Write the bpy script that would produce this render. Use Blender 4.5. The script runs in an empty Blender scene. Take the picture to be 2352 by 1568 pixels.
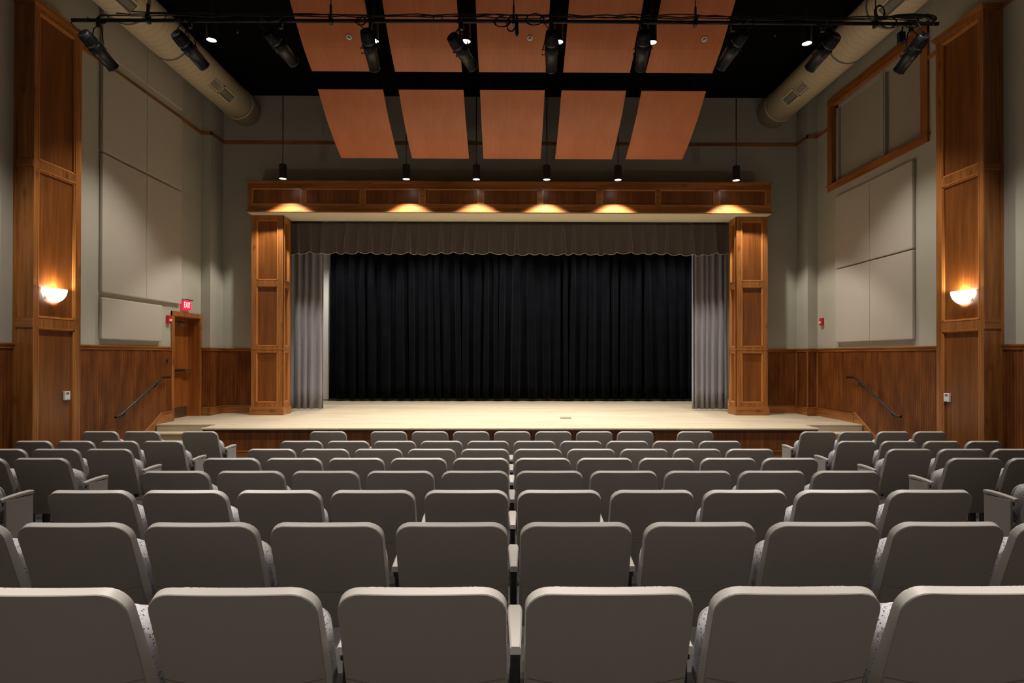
import bpy, bmesh, math, random
from mathutils import Vector, Matrix

random.seed(7)
H = 1.9                                # eye height above the flat floor in front of the stage
XL, XR = -7.0, 7.06                    # side walls
YF = 14.35                             # wall with the stage opening
ZC = 6.14                              # ceiling, above eye level
ST = -1.37                             # stage floor, below eye level
FL = -1.9
scene = bpy.context.scene
COL = scene.collection

# ------------------------------------------------------------------ materials
def new_mat(name):
    m = bpy.data.materials.new(name); m.use_nodes = True
    nt = m.node_tree; nt.nodes.clear()
    out = nt.nodes.new('ShaderNodeOutputMaterial'); b = nt.nodes.new('ShaderNodeBsdfPrincipled')
    nt.links.new(b.outputs[0], out.inputs[0])
    return m, nt, b

def inp(b, name, v):
    if name in b.inputs: b.inputs[name].default_value = v

def coords(nt, scale, kind='Object', rot=(0, 0, 0)):
    tc = nt.nodes.new('ShaderNodeTexCoord'); mp = nt.nodes.new('ShaderNodeMapping')
    mp.inputs['Scale'].default_value = scale; mp.inputs['Rotation'].default_value = rot
    nt.links.new(tc.outputs[kind], mp.inputs[0]); return mp.outputs[0]

def noise(nt, vec, scale, detail=4, rough=.55):
    n = nt.nodes.new('ShaderNodeTexNoise'); n.inputs['Scale'].default_value = scale
    n.inputs['Detail'].default_value = detail; n.inputs['Roughness'].default_value = rough
    nt.links.new(vec, n.inputs['Vector']); return n.outputs['Fac']

def ramp(nt, fac, stops):
    r = nt.nodes.new('ShaderNodeValToRGB'); e = r.color_ramp.elements
    while len(e) < len(stops): e.new(.5)
    for el, (p, c) in zip(e, stops): el.position = p; el.color = (*c, 1)
    nt.links.new(fac, r.inputs[0]); return r.outputs[0]

def mix(nt, a, b, fac, mode='MIX'):
    n = nt.nodes.new('ShaderNodeMix'); n.data_type = 'RGBA'; n.blend_type = mode
    for v, s in ((fac, n.inputs[0]), (a, n.inputs[6]), (b, n.inputs[7])):
        if hasattr(v, 'links'): nt.links.new(v, s)
        elif isinstance(v, tuple): s.default_value = (*v, 1)
        else: s.default_value = v
    return n.outputs[2]

def bump(nt, b, h, strength, dist=.01):
    n = nt.nodes.new('ShaderNodeBump'); n.inputs['Strength'].default_value = strength
    n.inputs['Distance'].default_value = dist
    nt.links.new(h, n.inputs['Height']); nt.links.new(n.outputs[0], b.inputs['Normal'])

def plain(name, col, rough=.5, metal=0, spec=.5, sheen=0, var=0, varscale=3, bumps=0, bscale=200):
    m, nt, b = new_mat(name)
    inp(b, 'Base Color', (*col, 1)); inp(b, 'Roughness', rough); inp(b, 'Metallic', metal)
    inp(b, 'Specular IOR Level', spec); inp(b, 'Sheen Weight', sheen)
    if var:
        v = coords(nt, (1, 1, 1)); f = noise(nt, v, varscale)
        c = ramp(nt, f, [(.3, tuple(x*(1-var) for x in col)), (.7, tuple(min(1, x*(1+var)) for x in col))])
        nt.links.new(c, b.inputs['Base Color'])
    if bumps:
        v = coords(nt, (1, 1, 1)); bump(nt, b, noise(nt, v, bscale, 2), bumps, .002)
    return m

def wood(name, dark, light, axis, rough=.34, knots=.6, spec=.5):
    """grain runs along axis (0 x, 1 y, 2 z)"""
    m, nt, b = new_mat(name)
    s = [26., 26., 26.]; s[axis] = 1.1
    v = coords(nt, tuple(s)); g = noise(nt, v, 1.0, 6, .62)
    s2 = [5., 5., 5.]; s2[axis] = .5
    g2 = noise(nt, coords(nt, tuple(s2)), 1.0, 3)
    c = ramp(nt, g, [(.28, dark), (.72, light)])
    k = ramp(nt, g2, [(.3, (.62, .56, .5)), (.62, (1.1, 1.1, 1.1))])
    c = mix(nt, c, k, .8, 'MULTIPLY')
    if knots:
        s3 = [6., 6., 6.]; s3[axis] = 3.2
        vo = nt.nodes.new('ShaderNodeTexVoronoi'); vo.inputs['Scale'].default_value = .62
        nt.links.new(coords(nt, tuple(s3)), vo.inputs['Vector'])
        kf = ramp(nt, vo.outputs['Distance'], [(.03, (.25, .18, .12)), (.2, (1, 1, 1))])
        c = mix(nt, c, kf, knots, 'MULTIPLY')
    nt.links.new(c, b.inputs['Base Color']); inp(b, 'Roughness', rough); inp(b, 'Specular IOR Level', spec)
    bump(nt, b, g, .08, .004)
    return m

def beadboard(name, dark, light, axis, pitch):
    m, nt, b = new_mat(name)
    s = [20., 20., .9]
    v = coords(nt, tuple(s)); g = noise(nt, v, 1.0, 6, .62)
    c = ramp(nt, g, [(.25, dark), (.75, light)])
    g2 = noise(nt, coords(nt, (5, 5, 1.3)), 1.0, 5, .6)
    c = mix(nt, c, ramp(nt, g2, [(.34, (.5, .44, .4)), (.62, (1.15, 1.15, 1.15))]), .9, 'MULTIPLY')
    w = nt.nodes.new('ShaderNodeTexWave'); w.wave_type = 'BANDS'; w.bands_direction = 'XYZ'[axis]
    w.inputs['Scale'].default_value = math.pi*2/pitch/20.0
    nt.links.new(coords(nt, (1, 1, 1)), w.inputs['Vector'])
    gr = ramp(nt, w.outputs['Fac'], [(.0, (.35, .3, .26)), (.22, (1, 1, 1))])  # groove lines: their shade and collected stain darkened into the colour
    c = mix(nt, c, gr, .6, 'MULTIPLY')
    nt.links.new(c, b.inputs['Base Color']); inp(b, 'Roughness', .42); inp(b, 'Specular IOR Level', .35)
    bump(nt, b, gr, .5, .006)
    return m

def glow(name, col, strength):
    m = bpy.data.materials.new(name); m.use_nodes = True; nt = m.node_tree; nt.nodes.clear()
    o = nt.nodes.new('ShaderNodeOutputMaterial'); e = nt.nodes.new('ShaderNodeEmission')
    e.inputs[0].default_value = (*col, 1); e.inputs[1].default_value = strength
    nt.links.new(e.outputs[0], o.inputs[0]); return m

def veneer():
    m, nt, b = new_mat('cherry_veneer')
    g = noise(nt, coords(nt, (38, 2.2, 2.2)), 1, 6, .6); g2 = noise(nt, coords(nt, (2.2, .8, .8)), 1, 3)
    c = ramp(nt, g, [(.2, (.41, .122, .041)), (.8, (.50, .16, .057))])
    c = mix(nt, c, ramp(nt, g2, [(.3, (.86, .82, .8)), (.65, (1.05, 1.05, 1.05))]), .8, 'MULTIPLY')
    nt.links.new(c, b.inputs['Base Color']); inp(b, 'Roughness', .4); inp(b, 'Specular IOR Level', .3)
    return m
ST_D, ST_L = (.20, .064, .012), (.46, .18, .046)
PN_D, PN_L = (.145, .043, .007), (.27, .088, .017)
M = {}
M['paint'] = plain('wall_paint', (.42, .395, .325), .7, spec=.25, var=.03, varscale=1.5, bumps=.15, bscale=90)
M['acoustic'] = plain('acoustic_fabric', (.47, .42, .355), .95, spec=.1, var=.05, varscale=60, bumps=.3, bscale=160)
M['black'] = plain('ceiling_black', (.0018, .0018, .002), .9, spec=.05)
M['stile_z'] = wood('alder_vertical', ST_D, ST_L, 2)
M['stile_x'] = wood('alder_across', ST_D, ST_L, 0)
M['stile_y'] = wood('alder_along', ST_D, ST_L, 1)
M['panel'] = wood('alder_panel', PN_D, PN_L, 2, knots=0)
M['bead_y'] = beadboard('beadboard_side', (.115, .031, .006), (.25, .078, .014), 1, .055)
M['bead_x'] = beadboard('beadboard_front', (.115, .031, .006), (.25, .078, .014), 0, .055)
M['apron'] = wood('stage_apron', (.10, .026, .006), (.26, .085, .018), 2, knots=.3)
M['veneer'] = veneer()
M['duct'] = plain('duct_paint', (.56, .475, .33), .55, spec=.3)
M['duct_grey'] = plain('duct_fitting', (.19, .175, .145), .5, spec=.3)
M['slot'] = plain('grille_slot', (.05, .045, .04), .7)
M['plastic'] = plain('seat_plastic', (.43, .395, .36), .42, spec=.4, bumps=.08, bscale=500)
M['steel'] = plain('black_steel', (.012, .012, .012), .3, spec=.5)
M['fixture'] = plain('fixture_black', (.008, .0085, .010), .42, spec=.4)
M['cable'] = plain('cable_black', (.008, .008, .008), .6)
M['chrome'] = plain('bright_metal', (.62, .62, .62), .3, metal=1)
M['white'] = plain('white_plastic', (.75, .75, .73), .4)
M['screen'] = plain('display_grey', (.12, .13, .12), .3)
M['red'] = plain('alarm_red', (.55, .02, .02), .35)
M['soffit'] = plain('soffit_cream', (.62, .55, .40), .75, spec=.2)
M['velour'] = plain('grey_velour', (.27, .25, .27), .95, spec=.05, sheen=.35, var=.06, varscale=30)
M['valance'] = plain('valance_velour', (.105, .086, .082), .95, spec=.05, sheen=.5, var=.06, varscale=30)
M['hem'] = plain('hem_edge', (.5, .42, .32), .8)
M['blackdrape'] = plain('black_velour', (.0034, .0039, .0056), .95, spec=.03, sheen=.02, var=.25, varscale=2)
M['cyc'] = plain('white_canvas', (.82, .80, .74), .9, spec=.1)
M['shade'] = plain('shade_fabric', (.34, .30, .24), .85, spec=.15)
M['winframe'] = plain('grey_frame', (.33, .31, .26), .5)
M['carpet'] = plain('carpet', (.065, .06, .056), .95, spec=.05, var=.2, varscale=120)
M['molding'] = plain('stained_molding', (.50, .20, .052), .25, spec=.6)
M['door'] = wood('door_veneer', (.26, .075, .012), (.36, .115, .022), 2, knots=0)
M['kick'] = plain('bronze_plate', (.16, .10, .06), .35, metal=.6, var=.3, varscale=25)
M['lamp'] = glow('lamp_glow', (1, .95, .86), 16)
M['bowl'] = glow('sconce_glow', (1, .94, .86), 5)
M['exitred'] = glow('exit_red', (1, .015, .05), 1.5)
M['exittext'] = glow('exit_text', (1, .45, .45), 2.2)
M['blue'] = plain('symbol_blue', (.03, .04, .30), .4)

def stage_floor_mat():
    m, nt, b = new_mat('maple_boards')
    g = noise(nt, coords(nt, (.9, 17, 17)), 1, 5, .65)
    c = ramp(nt, g, [(.25, (.44, .365, .26)), (.75, (.62, .545, .42))])
    br = nt.nodes.new('ShaderNodeTexBrick'); br.offset = .37; br.inputs['Scale'].default_value = 1
    br.inputs['Brick Width'].default_value = 1.6; br.inputs['Row Height'].default_value = .057
    br.inputs['Mortar Size'].default_value = .0012
    br.inputs['Color1'].default_value = (.82, .79, .73, 1); br.inputs['Color2'].default_value = (1.08, 1.06, 1.02, 1)
    br.inputs['Mortar'].default_value = (.6, .52, .42, 1)
    nt.links.new(coords(nt, (1, 1, 1)), br.inputs['Vector'])
    c = mix(nt, c, br.outputs['Color'], .9, 'MULTIPLY')
    nt.links.new(c, b.inputs['Base Color']); inp(b, 'Roughness', .42); inp(b, 'Specular IOR Level', .3)
    return m
M['maple'] = stage_floor_mat()

def seat_fabric_mat():
    m, nt, b = new_mat('dotted_seat_fabric')
    vo = nt.nodes.new('ShaderNodeTexVoronoi'); vo.inputs['Scale'].default_value = 100; vo.inputs['Randomness'].default_value = .5
    v = coords(nt, (1, 1, 1)); nt.links.new(v, vo.inputs['Vector'])
    d = ramp(nt, vo.outputs['Distance'], [(.29, (1, 1, 1)), (.36, (0, 0, 0))])
    wn = nt.nodes.new('ShaderNodeTexWhiteNoise'); nt.links.new(vo.outputs['Color'], wn.inputs['Vector'])
    dc = ramp(nt, wn.outputs['Value'], [(.0, (.16, .09, .05)), (.5, (.22, .15, .10)), (.75, (.75, .70, .6)), (.9, (.5, .36, .16))])
    f = noise(nt, v, 400, 2)
    base = ramp(nt, f, [(.3, (.46, .455, .50)), (.7, (.56, .555, .60))])
    c = mix(nt, base, dc, d)
    nt.links.new(c, b.inputs['Base Color']); inp(b, 'Roughness', .9); inp(b, 'Specular IOR Level', .15)
    return m
M['fabric'] = seat_fabric_mat()

def duct_mat():
    m, nt, b = new_mat('spiral_duct')
    w = nt.nodes.new('ShaderNodeTexWave'); w.wave_type = 'BANDS'; w.bands_direction = 'Y'
    w.inputs['Scale'].default_value = math.pi*2/.145/20
    nt.links.new(coords(nt, (.1, 1, .1)), w.inputs['Vector'])
    g = ramp(nt, w.outputs['Fac'], [(.0, (.62, .6, .56)), (.05, (1, 1, 1))])
    c = mix(nt, (.56, .475, .33), g, .7, 'MULTIPLY'); nt.links.new(c, b.inputs['Base Color'])
    inp(b, 'Roughness', .5); inp(b, 'Specular IOR Level', .3); bump(nt, b, g, .3, .004)
    return m
M['spiral'] = duct_mat()

# ------------------------------------------------------------------ mesh builder (coordinates: z measured from eye level)
class MB:
    def __init__(s): s.v = []; s.f = []; s.sm = []
    def quad(s, *p, smooth=False):
        n = len(s.v); s.v += [tuple(q) for q in p]; s.f.append(tuple(range(n, n+len(p)))); s.sm.append(smooth)
    def box(s, x0, x1, y0, y1, z0, z1, c=0.0):
        x0, x1 = min(x0, x1), max(x0, x1); y0, y1 = min(y0, y1), max(y0, y1); z0, z1 = min(z0, z1), max(z0, z1)
        if c:
            bm = bmesh.new(); bmesh.ops.create_cube(bm, size=1)
            bmesh.ops.scale(bm, vec=(x1-x0, y1-y0, z1-z0), verts=bm.verts)
            bmesh.ops.translate(bm, vec=((x0+x1)/2, (y0+y1)/2, (z0+z1)/2), verts=bm.verts)
            bmesh.ops.bevel(bm, geom=list(bm.edges), offset=c, segments=2, affect='EDGES', profile=.6)
            s.bm(bm); return
        n = len(s.v)
        s.v += [(x0, y0, z0), (x1, y0, z0), (x1, y1, z0), (x0, y1, z0), (x0, y0, z1), (x1, y0, z1), (x1, y1, z1), (x0, y1, z1)]
        for q in ((0, 3, 2, 1), (4, 5, 6, 7), (0, 1, 5, 4), (1, 2, 6, 5), (2, 3, 7, 6), (3, 0, 4, 7)):
            s.f.append(tuple(n+i for i in q)); s.sm.append(False)
    def bm(s, bm, smooth=False):
        n = len(s.v); bm.verts.index_update()
        s.v += [tuple(v.co) for v in bm.verts]
        for f in bm.faces: s.f.append(tuple(n+v.index for v in f.verts)); s.sm.append(smooth)
        bm.free()
    def tube(s, pts, r, seg=8, cap=True):
        pts = [Vector(p) for p in pts]; rr = r if isinstance(r, (list, tuple)) else [r]*len(pts)
        rings = []; prev = None
        for i, p in enumerate(pts):
            t = (pts[min(i+1, len(pts)-1)] - pts[max(i-1, 0)]).normalized()
            if prev is None:
                a = Vector((0, 0, 1)) if abs(t.z) < .9 else Vector((1, 0, 0))
                u = t.cross(a).normalized()
            else:
                u = (prev - t*prev.dot(t)).normalized()
            prev = u; w = t.cross(u)
            n = len(s.v)
            s.v += [tuple(p + (u*math.cos(2*math.pi*k/seg) + w*math.sin(2*math.pi*k/seg))*rr[i]) for k in range(seg)]
            rings.append(n)
        for a, b in zip(rings, rings[1:]):
            for k in range(seg):
                s.f.append((a+k, a+(k+1) % seg, b+(k+1) % seg, b+k)); s.sm.append(True)
        if cap:
            s.f.append(tuple(rings[0]+k for k in range(seg))[::-1]); s.sm.append(False)
            s.f.append(tuple(rings[-1]+k for k in range(seg))); s.sm.append(False)
    def prism(s, poly, axis, a, b):
        """extrude a polygon given in the two other axes (order kept) from a to b along axis"""
        def P(q, t):
            c = list(q); c.insert(axis, t); return tuple(c)
        n = len(s.v); k = len(poly)
        s.v += [P(q, a) for q in poly] + [P(q, b) for q in poly]
        s.f.append(tuple(range(n, n+k))); s.f.append(tuple(range(n+2*k-1, n+k-1, -1))); s.sm += [False, False]
        for i in range(k):
            j = (i+1) % k; s.f.append((n+i, n+j, n+k+j, n+k+i)); s.sm.append(False)
    def build(s, name, mat, parent=None, loc=None, local=False):
        me = bpy.data.meshes.new(name)
        if local: o0 = Vector((0, 0, 0))
        elif parent is not None: o0 = Vector(ORI[parent.name])
        elif loc is not None: o0 = Vector(loc)
        else:
            xs, ys, zs = zip(*s.v); o0 = Vector(((min(xs)+max(xs))/2, (min(ys)+max(ys))/2, min(zs)))
        me.from_pydata([tuple(Vector(v)-o0) for v in s.v], [], s.f)
        me.polygons.foreach_set('use_smooth', s.sm)
        bm = bmesh.new(); bm.from_mesh(me); bmesh.ops.recalc_face_normals(bm, faces=bm.faces); bm.to_mesh(me); bm.free()
        me.materials.append(M[mat] if isinstance(mat, str) else mat)
        o = bpy.data.objects.new(name, me); COL.objects.link(o)
        if parent is not None: o.parent = parent; ORI[o.name] = tuple(o0)
        else: o.location = o0 + Vector((0, 0, H)); ORI[o.name] = tuple(o0)
        return o

ORI = {}
def tag(o, label, cat, group=None, kind=None):
    if label: o['label'] = label
    if cat: o['category'] = cat
    if group: o['group'] = group
    if kind: o['kind'] = kind
    return o
def thing(name, loc, label, cat, group=None, kind=None):
    o = bpy.data.objects.new(name, None); COL.objects.link(o); o.empty_display_size = .1
    o.location = Vector(loc) + Vector((0, 0, H)); ORI[o.name] = tuple(loc)
    return tag(o, label, cat, group, kind)
def one(name, mat, boxes, parent=None, c=0.0, loc=None):
    m = MB()
    for b in boxes: m.box(*b, c=c)
    return m.build(name, mat, parent, loc)
def struct(name, o=None, loc=(0, 0, 0)):
    if o is None: o = thing(name, loc, None, None)
    o['kind'] = 'structure'; return o

def floor_z(y): return FL + max(0, 7.35 - y)*.0643

# ------------------------------------------------------------------ room shell
m = MB()
ys = [-5.2, 7.35, 14.4]
prof = [(y, floor_z(y)) for y in ys]
m.prism(prof + [(14.4, -2.3), (-5.2, -2.3)], 0, XL-.3, XR+.3)
struct('floor', m.build('floor', 'carpet', loc=(0, 0, FL)))
struct('ceiling', one('ceiling', 'black', [(XL-.3, XR+.3, -5.2, YF+.2, ZC, ZC+.2)]))
struct('wall_back', one('wall_back', 'paint', [(XL-.3, XR+.3, -5.3, -5.1, -2.3, ZC)]))

ZT, ZR = .165, .093        # top of chair rail / top of beadboard
wl = struct('wall_left', loc=(XL, 6, FL))
one('wall_surface', 'paint', [(XL-.3, XL, -5.1, 12.64, -2.3, ZC), (XL-.3, XL, 13.70, 13.76, -2.3, ZC), (XL-.3, XL, 12.64, 13.70, .83, ZC), (XL-.3, -6.785, 13.76, YF, -2.3, ZC)], wl)
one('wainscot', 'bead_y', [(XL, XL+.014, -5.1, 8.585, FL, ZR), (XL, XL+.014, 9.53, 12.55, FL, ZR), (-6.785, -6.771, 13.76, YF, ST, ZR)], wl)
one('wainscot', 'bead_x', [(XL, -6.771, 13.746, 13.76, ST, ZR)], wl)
one('chair_rail', 'stile_y', [(XL, XL+.028, -5.1, 8.585, ZR, ZT-.02), (XL, XL+.045, -5.1, 8.585, ZT-.02, ZT), (XL, XL+.028, 9.53, 12.55, ZR, ZT-.02), (XL, XL+.045, 9.53, 12.55, ZT-.02, ZT), (XL+.0, -6.757, 13.732, 13.76, ZR, ZT-.02), (XL, -6.742, 13.715, 13.76, ZT-.02, ZT), (-6.785, -6.757, 13.76, YF, ZR, ZT-.02), (-6.785, -6.742, 13.76, YF, ZT-.02, ZT)], wl)
bl = struct('baseboard_left', loc=(-6.9, 13, ST))
m = MB(); m.box(XL, -6.755, 13.73, 13.76, ST, ST+.19); m.box(-6.785, -6.755, 13.76, YF, ST, ST+.19)
m.box(XL, -6.748, 13.723, 13.76, ST+.165, ST+.19); m.box(-6.785, -6.748, 13.76, YF, ST+.165, ST+.19)
m.build('baseboard', 'stile_y', bl)
m = MB(); m.prism([(12.55, ST), (12.55, -1.18), (12.19, -1.18), (11.05, -1.83), (11.0, FL), (11.4, FL)], 0, XL+.014, XL+.04)
m.build('stair_skirt', 'stile_y', bl)
m = MB(); m.prism([(12.55, -1.18), (12.55, -1.155), (12.185, -1.155), (11.03, -1.815), (11.04, -1.838), (12.19, -1.18)], 0, XL+.014, XL+.05)
m.build('skirt_cap', 'stile_y', bl)

wr = struct('wall_right', loc=(XR, 6, FL))
WY0, WY1, WZ0, WZ1 = 10.29, 13.14, 3.74, 5.46
one('wall_surface', 'paint', [(XR, XR+.3, -5.1, WY0, -2.3, ZC), (XR, XR+.3, WY1, 13.82, -2.3, ZC), (XR, XR+.3, WY0, WY1, -2.3, WZ0), (XR, XR+.3, WY0, WY1, WZ1, ZC), (6.835, XR+.3, 13.82, YF, -2.3, ZC)], wr)
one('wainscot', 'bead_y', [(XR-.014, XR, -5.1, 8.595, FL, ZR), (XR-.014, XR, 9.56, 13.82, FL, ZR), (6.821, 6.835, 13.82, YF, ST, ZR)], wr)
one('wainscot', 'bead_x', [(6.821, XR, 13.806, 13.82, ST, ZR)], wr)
one('chair_rail', 'stile_y', [(XR-.028, XR, -5.1, 8.595, ZR, ZT-.02), (XR-.045, XR, -5.1, 8.595, ZT-.02, ZT), (XR-.028, XR, 9.56, 13.82, ZR, ZT-.02), (XR-.045, XR, 9.56, 13.82, ZT-.02, ZT), (6.807, XR, 13.792, 13.82, ZR, ZT-.02), (6.79, XR, 13.775, 13.82, ZT-.02, ZT), (6.807, 6.835, 13.82, YF, ZR, ZT-.02), (6.79, 6.835, 13.82, YF, ZT-.02, ZT)], wr)
one('corner_bead', 'stile_z', [(6.80, 6.826, 13.785, 13.81, ST+.19, ZR), (6.80, 6.826, YF-.03, YF-.004, ST+.19, ZR), (XR-.03, XR-.01, 13.782, 13.81, ST+.19, ZR)], wr)
br_ = struct('baseboard_right', loc=(6.9, 13, ST))
m = MB(); m.box(6.805, XR, 13.79, 13.82, ST, ST+.19); m.box(6.805, 6.835, 13.82, YF, ST, ST+.19); m.box(XR-.04, XR-.014, 12.3, 13.82, ST, ST+.19)
m.box(6.798, XR, 13.783, 13.82, ST+.165, ST+.19); m.box(6.798, 6.835, 13.82, YF, ST+.165, ST+.19); m.box(XR-.047, XR-.014, 12.3, 13.82, ST+.165, ST+.19)
m.build('baseboard', 'stile_y', br_)
m = MB(); m.prism([(12.31, ST), (12.31, -1.18), (12.28, -1.18), (11.12, -1.83), (11.05, FL), (11.5, FL)], 0, XR-.04, XR-.014)
m.build('stair_skirt', 'stile_y', br_)
m = MB(); m.prism([(12.31, -1.18), (12.31, -1.155), (12.275, -1.155), (11.10, -1.815), (11.11, -1.838), (12.28, -1.18)], 0, XR-.05, XR-.014)
m.build('skirt_cap', 'stile_y', br_)

OX0, OX1 = -5.40, 5.42    # stage opening
wf = struct('wall_front', loc=(0, YF, FL))
one('wall_surface', 'paint', [(XL-.3, OX0, YF, YF+.15, -2.3, ZC), (OX1, XR+.3, YF, YF+.15, -2.3, ZC), (OX0, OX1, YF, YF+.15, 3.2, ZC)], wf)
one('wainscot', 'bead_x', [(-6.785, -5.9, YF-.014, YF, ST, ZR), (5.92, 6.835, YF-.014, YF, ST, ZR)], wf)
one('chair_rail', 'stile_x', [(-6.785, -5.9, YF-.028, YF, ZR, ZT-.02), (-6.785, -5.9, YF-.045, YF, ZT-.02, ZT), (5.92, 6.835, YF-.028, YF, ZR, ZT-.02), (5.92, 6.835, YF-.045, YF, ZT-.02, ZT)], wf)
bf = struct('baseboard_front', loc=(0, YF, ST))
one('baseboard', 'stile_x', [(-6.785, -5.9, YF-.03, YF, ST, ST+.19), (5.92, 6.835, YF-.03, YF, ST, ST+.19), (-6.785, -5.9, YF-.037, YF, ST+.165, ST+.19), (5.92, 6.835, YF-.037, YF, ST+.165, ST+.19)], bf)
# picture-rail trim high on the walls
T0, T1 = 4.985, 5.05
for nm, bx, mt in (('trim_1', [(XL, XL+.03, -5.1, 8.585, T0, T1), (XL, XL+.03, 9.53, 13.76, T0, T1), (XL, -6.755, 13.73, 13.76, T0, T1), (-6.785, -6.755, 13.73, YF, T0, T1)], 'stile_y'),
                   ('trim_2', [(-6.785, 6.835, YF-.03, YF, T0, T1)], 'stile_x'),
                   ('trim_3', [(XR-.03, XR, -5.1, 8.595, T0, T1), (XR-.03, XR, 9.56, 10.11, T0, T1), (XR-.03, XR, 13.32, 13.82, T0, T1), (6.805, XR, 13.79, 13.82, T0, T1), (6.805, 6.835, 13.79, YF, T0, T1)], 'stile_y')):
    struct(nm, one(nm, mt, bx))
# stage house behind the opening
struct('wall_upstage', one('wall_upstage', 'paint', [(-7.4, 7.4, 19.2, 19.35, -2.3, 4.6)]))
struct('wall_wing_left', one('wall_wing_left', 'black', [(-7.55, -7.4, YF+.15, 19.35, -2.3, 4.6)]))
struct('wall_wing_right', one('wall_wing_right', 'black', [(7.4, 7.55, YF+.15, 19.35, -2.3, 4.6)]))
struct('ceiling_stage', one('ceiling_stage', 'black', [(-7.55, 7.55, YF+.15, 19.35, 4.6, 4.75)]))

# door at the left end of the stage
d = struct('door_1', loc=(XL, 13.17, ST))
one('casing', 'stile_z', [(XL-.002, XL+.03, 12.55, 12.645, ST, .91), (XL-.002, XL+.03, 13.695, 13.79, ST, .91), (XL-.002, XL+.034, 12.55, 13.79, .815, .91)], d)
one('jamb', 'door', [(XL-.28, XL, 12.63, 12.66, ST, .83), (XL-.28, XL, 13.68, 13.71, ST, .83), (XL-.28, XL, 12.63, 13.71, .80, .83), (XL-.10, XL-.085, 13.665, 13.68, ST, .80)], d)
lf = one('door_leaf', 'door', [(XL-.285, XL-.245, 12.66, 13.68, ST+.01, .80)], d)
one('closer', 'chrome', [(XL-.245, XL-.19, 13.27, 13.52, .63, .70)], lf, c=.008)
one('closer_arm', 'steel', [(XL-.235, XL-.215, 12.95, 13.40, .715, .735)], lf)
one('panic_bar', 'steel', [(XL-.215, XL-.17, 12.72, 13.45, -.365, -.315)], lf, c=.006)
one('bar_housing', 'chrome', [(XL-.245, XL-.14, 13.40, 13.63, -.375, -.305)], lf, c=.008)
one('kick_plate', 'kick', [(XL-.245, XL-.238, 12.70, 13.64, ST+.03, -1.14)], lf)

# high window on the right wall
w = struct('window_1', loc=(XR, 11.7, 3.6))
CW = .18
one('casing', 'stile_z', [(XR-.035, XR+.002, WY0-CW, WY0, WZ0-.02, WZ1+CW), (XR-.035, XR+.002, WY1, WY1+CW, WZ0-.02, WZ1+CW)], w)
one('casing', 'stile_y', [(XR-.037, XR+.002, WY0-CW, WY1+CW, WZ1, WZ1+CW), (XR-.035, XR+.002, WY0-CW, WY1+CW, WZ0-.13, WZ0-.02)], w)
one('sill', 'stile_y', [(XR-.065, XR+.10, WY0-CW-.03, WY1+CW+.03, WZ0-.025, WZ0)], w)
one('jamb', 'stile_z', [(XR, XR+.10, WY0-.012, WY0+.005, WZ0, WZ1), (XR, XR+.10, WY1-.005, WY1+.012, WZ0, WZ1), (XR, XR+.10, WY0, WY1, WZ1-.005, WZ1+.012)], w)
one('window_frame', 'winframe', [(XR+.06, XR+.14, WY0, WY0+.07, WZ0, WZ1), (XR+.06, XR+.14, WY1-.10, WY1, WZ0, WZ1), (XR+.06, XR+.14, WY0, WY1, WZ1-.07, WZ1), (XR+.06, XR+.14, WY0, WY1, WZ0, WZ0+.04)], w)
one('mullion', 'winframe', [(XR+.05, XR+.14, 11.40, 11.53, WZ0, WZ1), (XR+.04, XR+.06, 11.44, 11.49, WZ0, WZ1)], w)
one('shade', 'shade', [(XR+.115, XR+.125, WY0+.06, 11.41, WZ0, WZ1)], w); one('shade', 'shade', [(XR+.115, XR+.125, 11.52, WY1-.09, WZ0, WZ1)], w)
one('backing', 'black', [(XR+.28, XR+.3, WY0, WY1, WZ0, WZ1)], w)

# ------------------------------------------------------------------ stage
SX0, SX1, SY = -5.75, 5.82, 11.37
s = thing('stage', (0, SY, FL), 'raised stage with pale maple boards above a reddish wood front', 'stage')
m = MB(); T = .028
m.box(SX0-.03, SX1+.03, SY-.02, 11.97, ST-T, ST)
m.box(XL+.04, XR-.04, 11.97, 13.7, ST-T, ST); m.box(-6.755, 6.805, 13.7, YF, ST-T, ST)
m.box(XL-.25, XL+.05, 12.6, 13.7, ST-T-.01, ST-.003)
m.box(-7.4, 7.4, YF, 19.2, ST-T, ST)
m.build('deck', 'maple', s)
one('front_panel', 'apron', [(SX0, SX1, SY+.02, SY+.05, FL, ST-T), (SX0, SX0+.03, SY+.02, 11.97, FL, ST-T), (SX1-.03, SX1, SY+.02, 11.97, FL, ST-T)], s)
one('base_rail', 'stile_x', [(SX0, SX1, SY, SY+.02, FL, FL+.115), (SX0, SX1, SY-.012, SY+.02, FL+.09, FL+.115)], s)
one('substructure', 'black', [(XL+.05, XR-.05, 12.3, YF, FL-.2, ST-T-.02)], s)
pl = one('floor_outlet', 'duct_grey', [(1.10, 1.345, 13.07, 13.37, ST, ST+.006)])
tag(pl, 'small grey floor outlet plate on the pale stage boards', 'outlet')
for side, x0, x1, lab in ((0, XL+.055, SX0-.003, 'left'), (1, SX1+.003, XR-.055, 'right')):
    st = thing('stage_steps', ((x0+x1)/2, 11.97, FL), f'pale wood steps climbing to the {lab} end of the stage', 'steps', 'steps up to the stage')
    yb = 11.985 if side == 0 else 12.15
    if side == 1:   # the landing's front edge lies a little further back on this side
        yb = 11.985
    for k in range(1, 4):
        zt = ST - .1325*k; y1 = yb - .305*(k-1); y0 = yb - .305*k
        one('tread', 'maple', [(x0, x1, y0-.02, y1, zt-.026, zt)], st, c=.006)
        one('riser', 'maple', [(x0, x1, y0+.004, y1, FL-.0 if k == 3 else ST-.1325*(k+1), zt-.026)], st)
    one('riser', 'maple', [(x0, x1, yb-.012, yb+.005, ST-.1325, ST-.031)], st)

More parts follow.
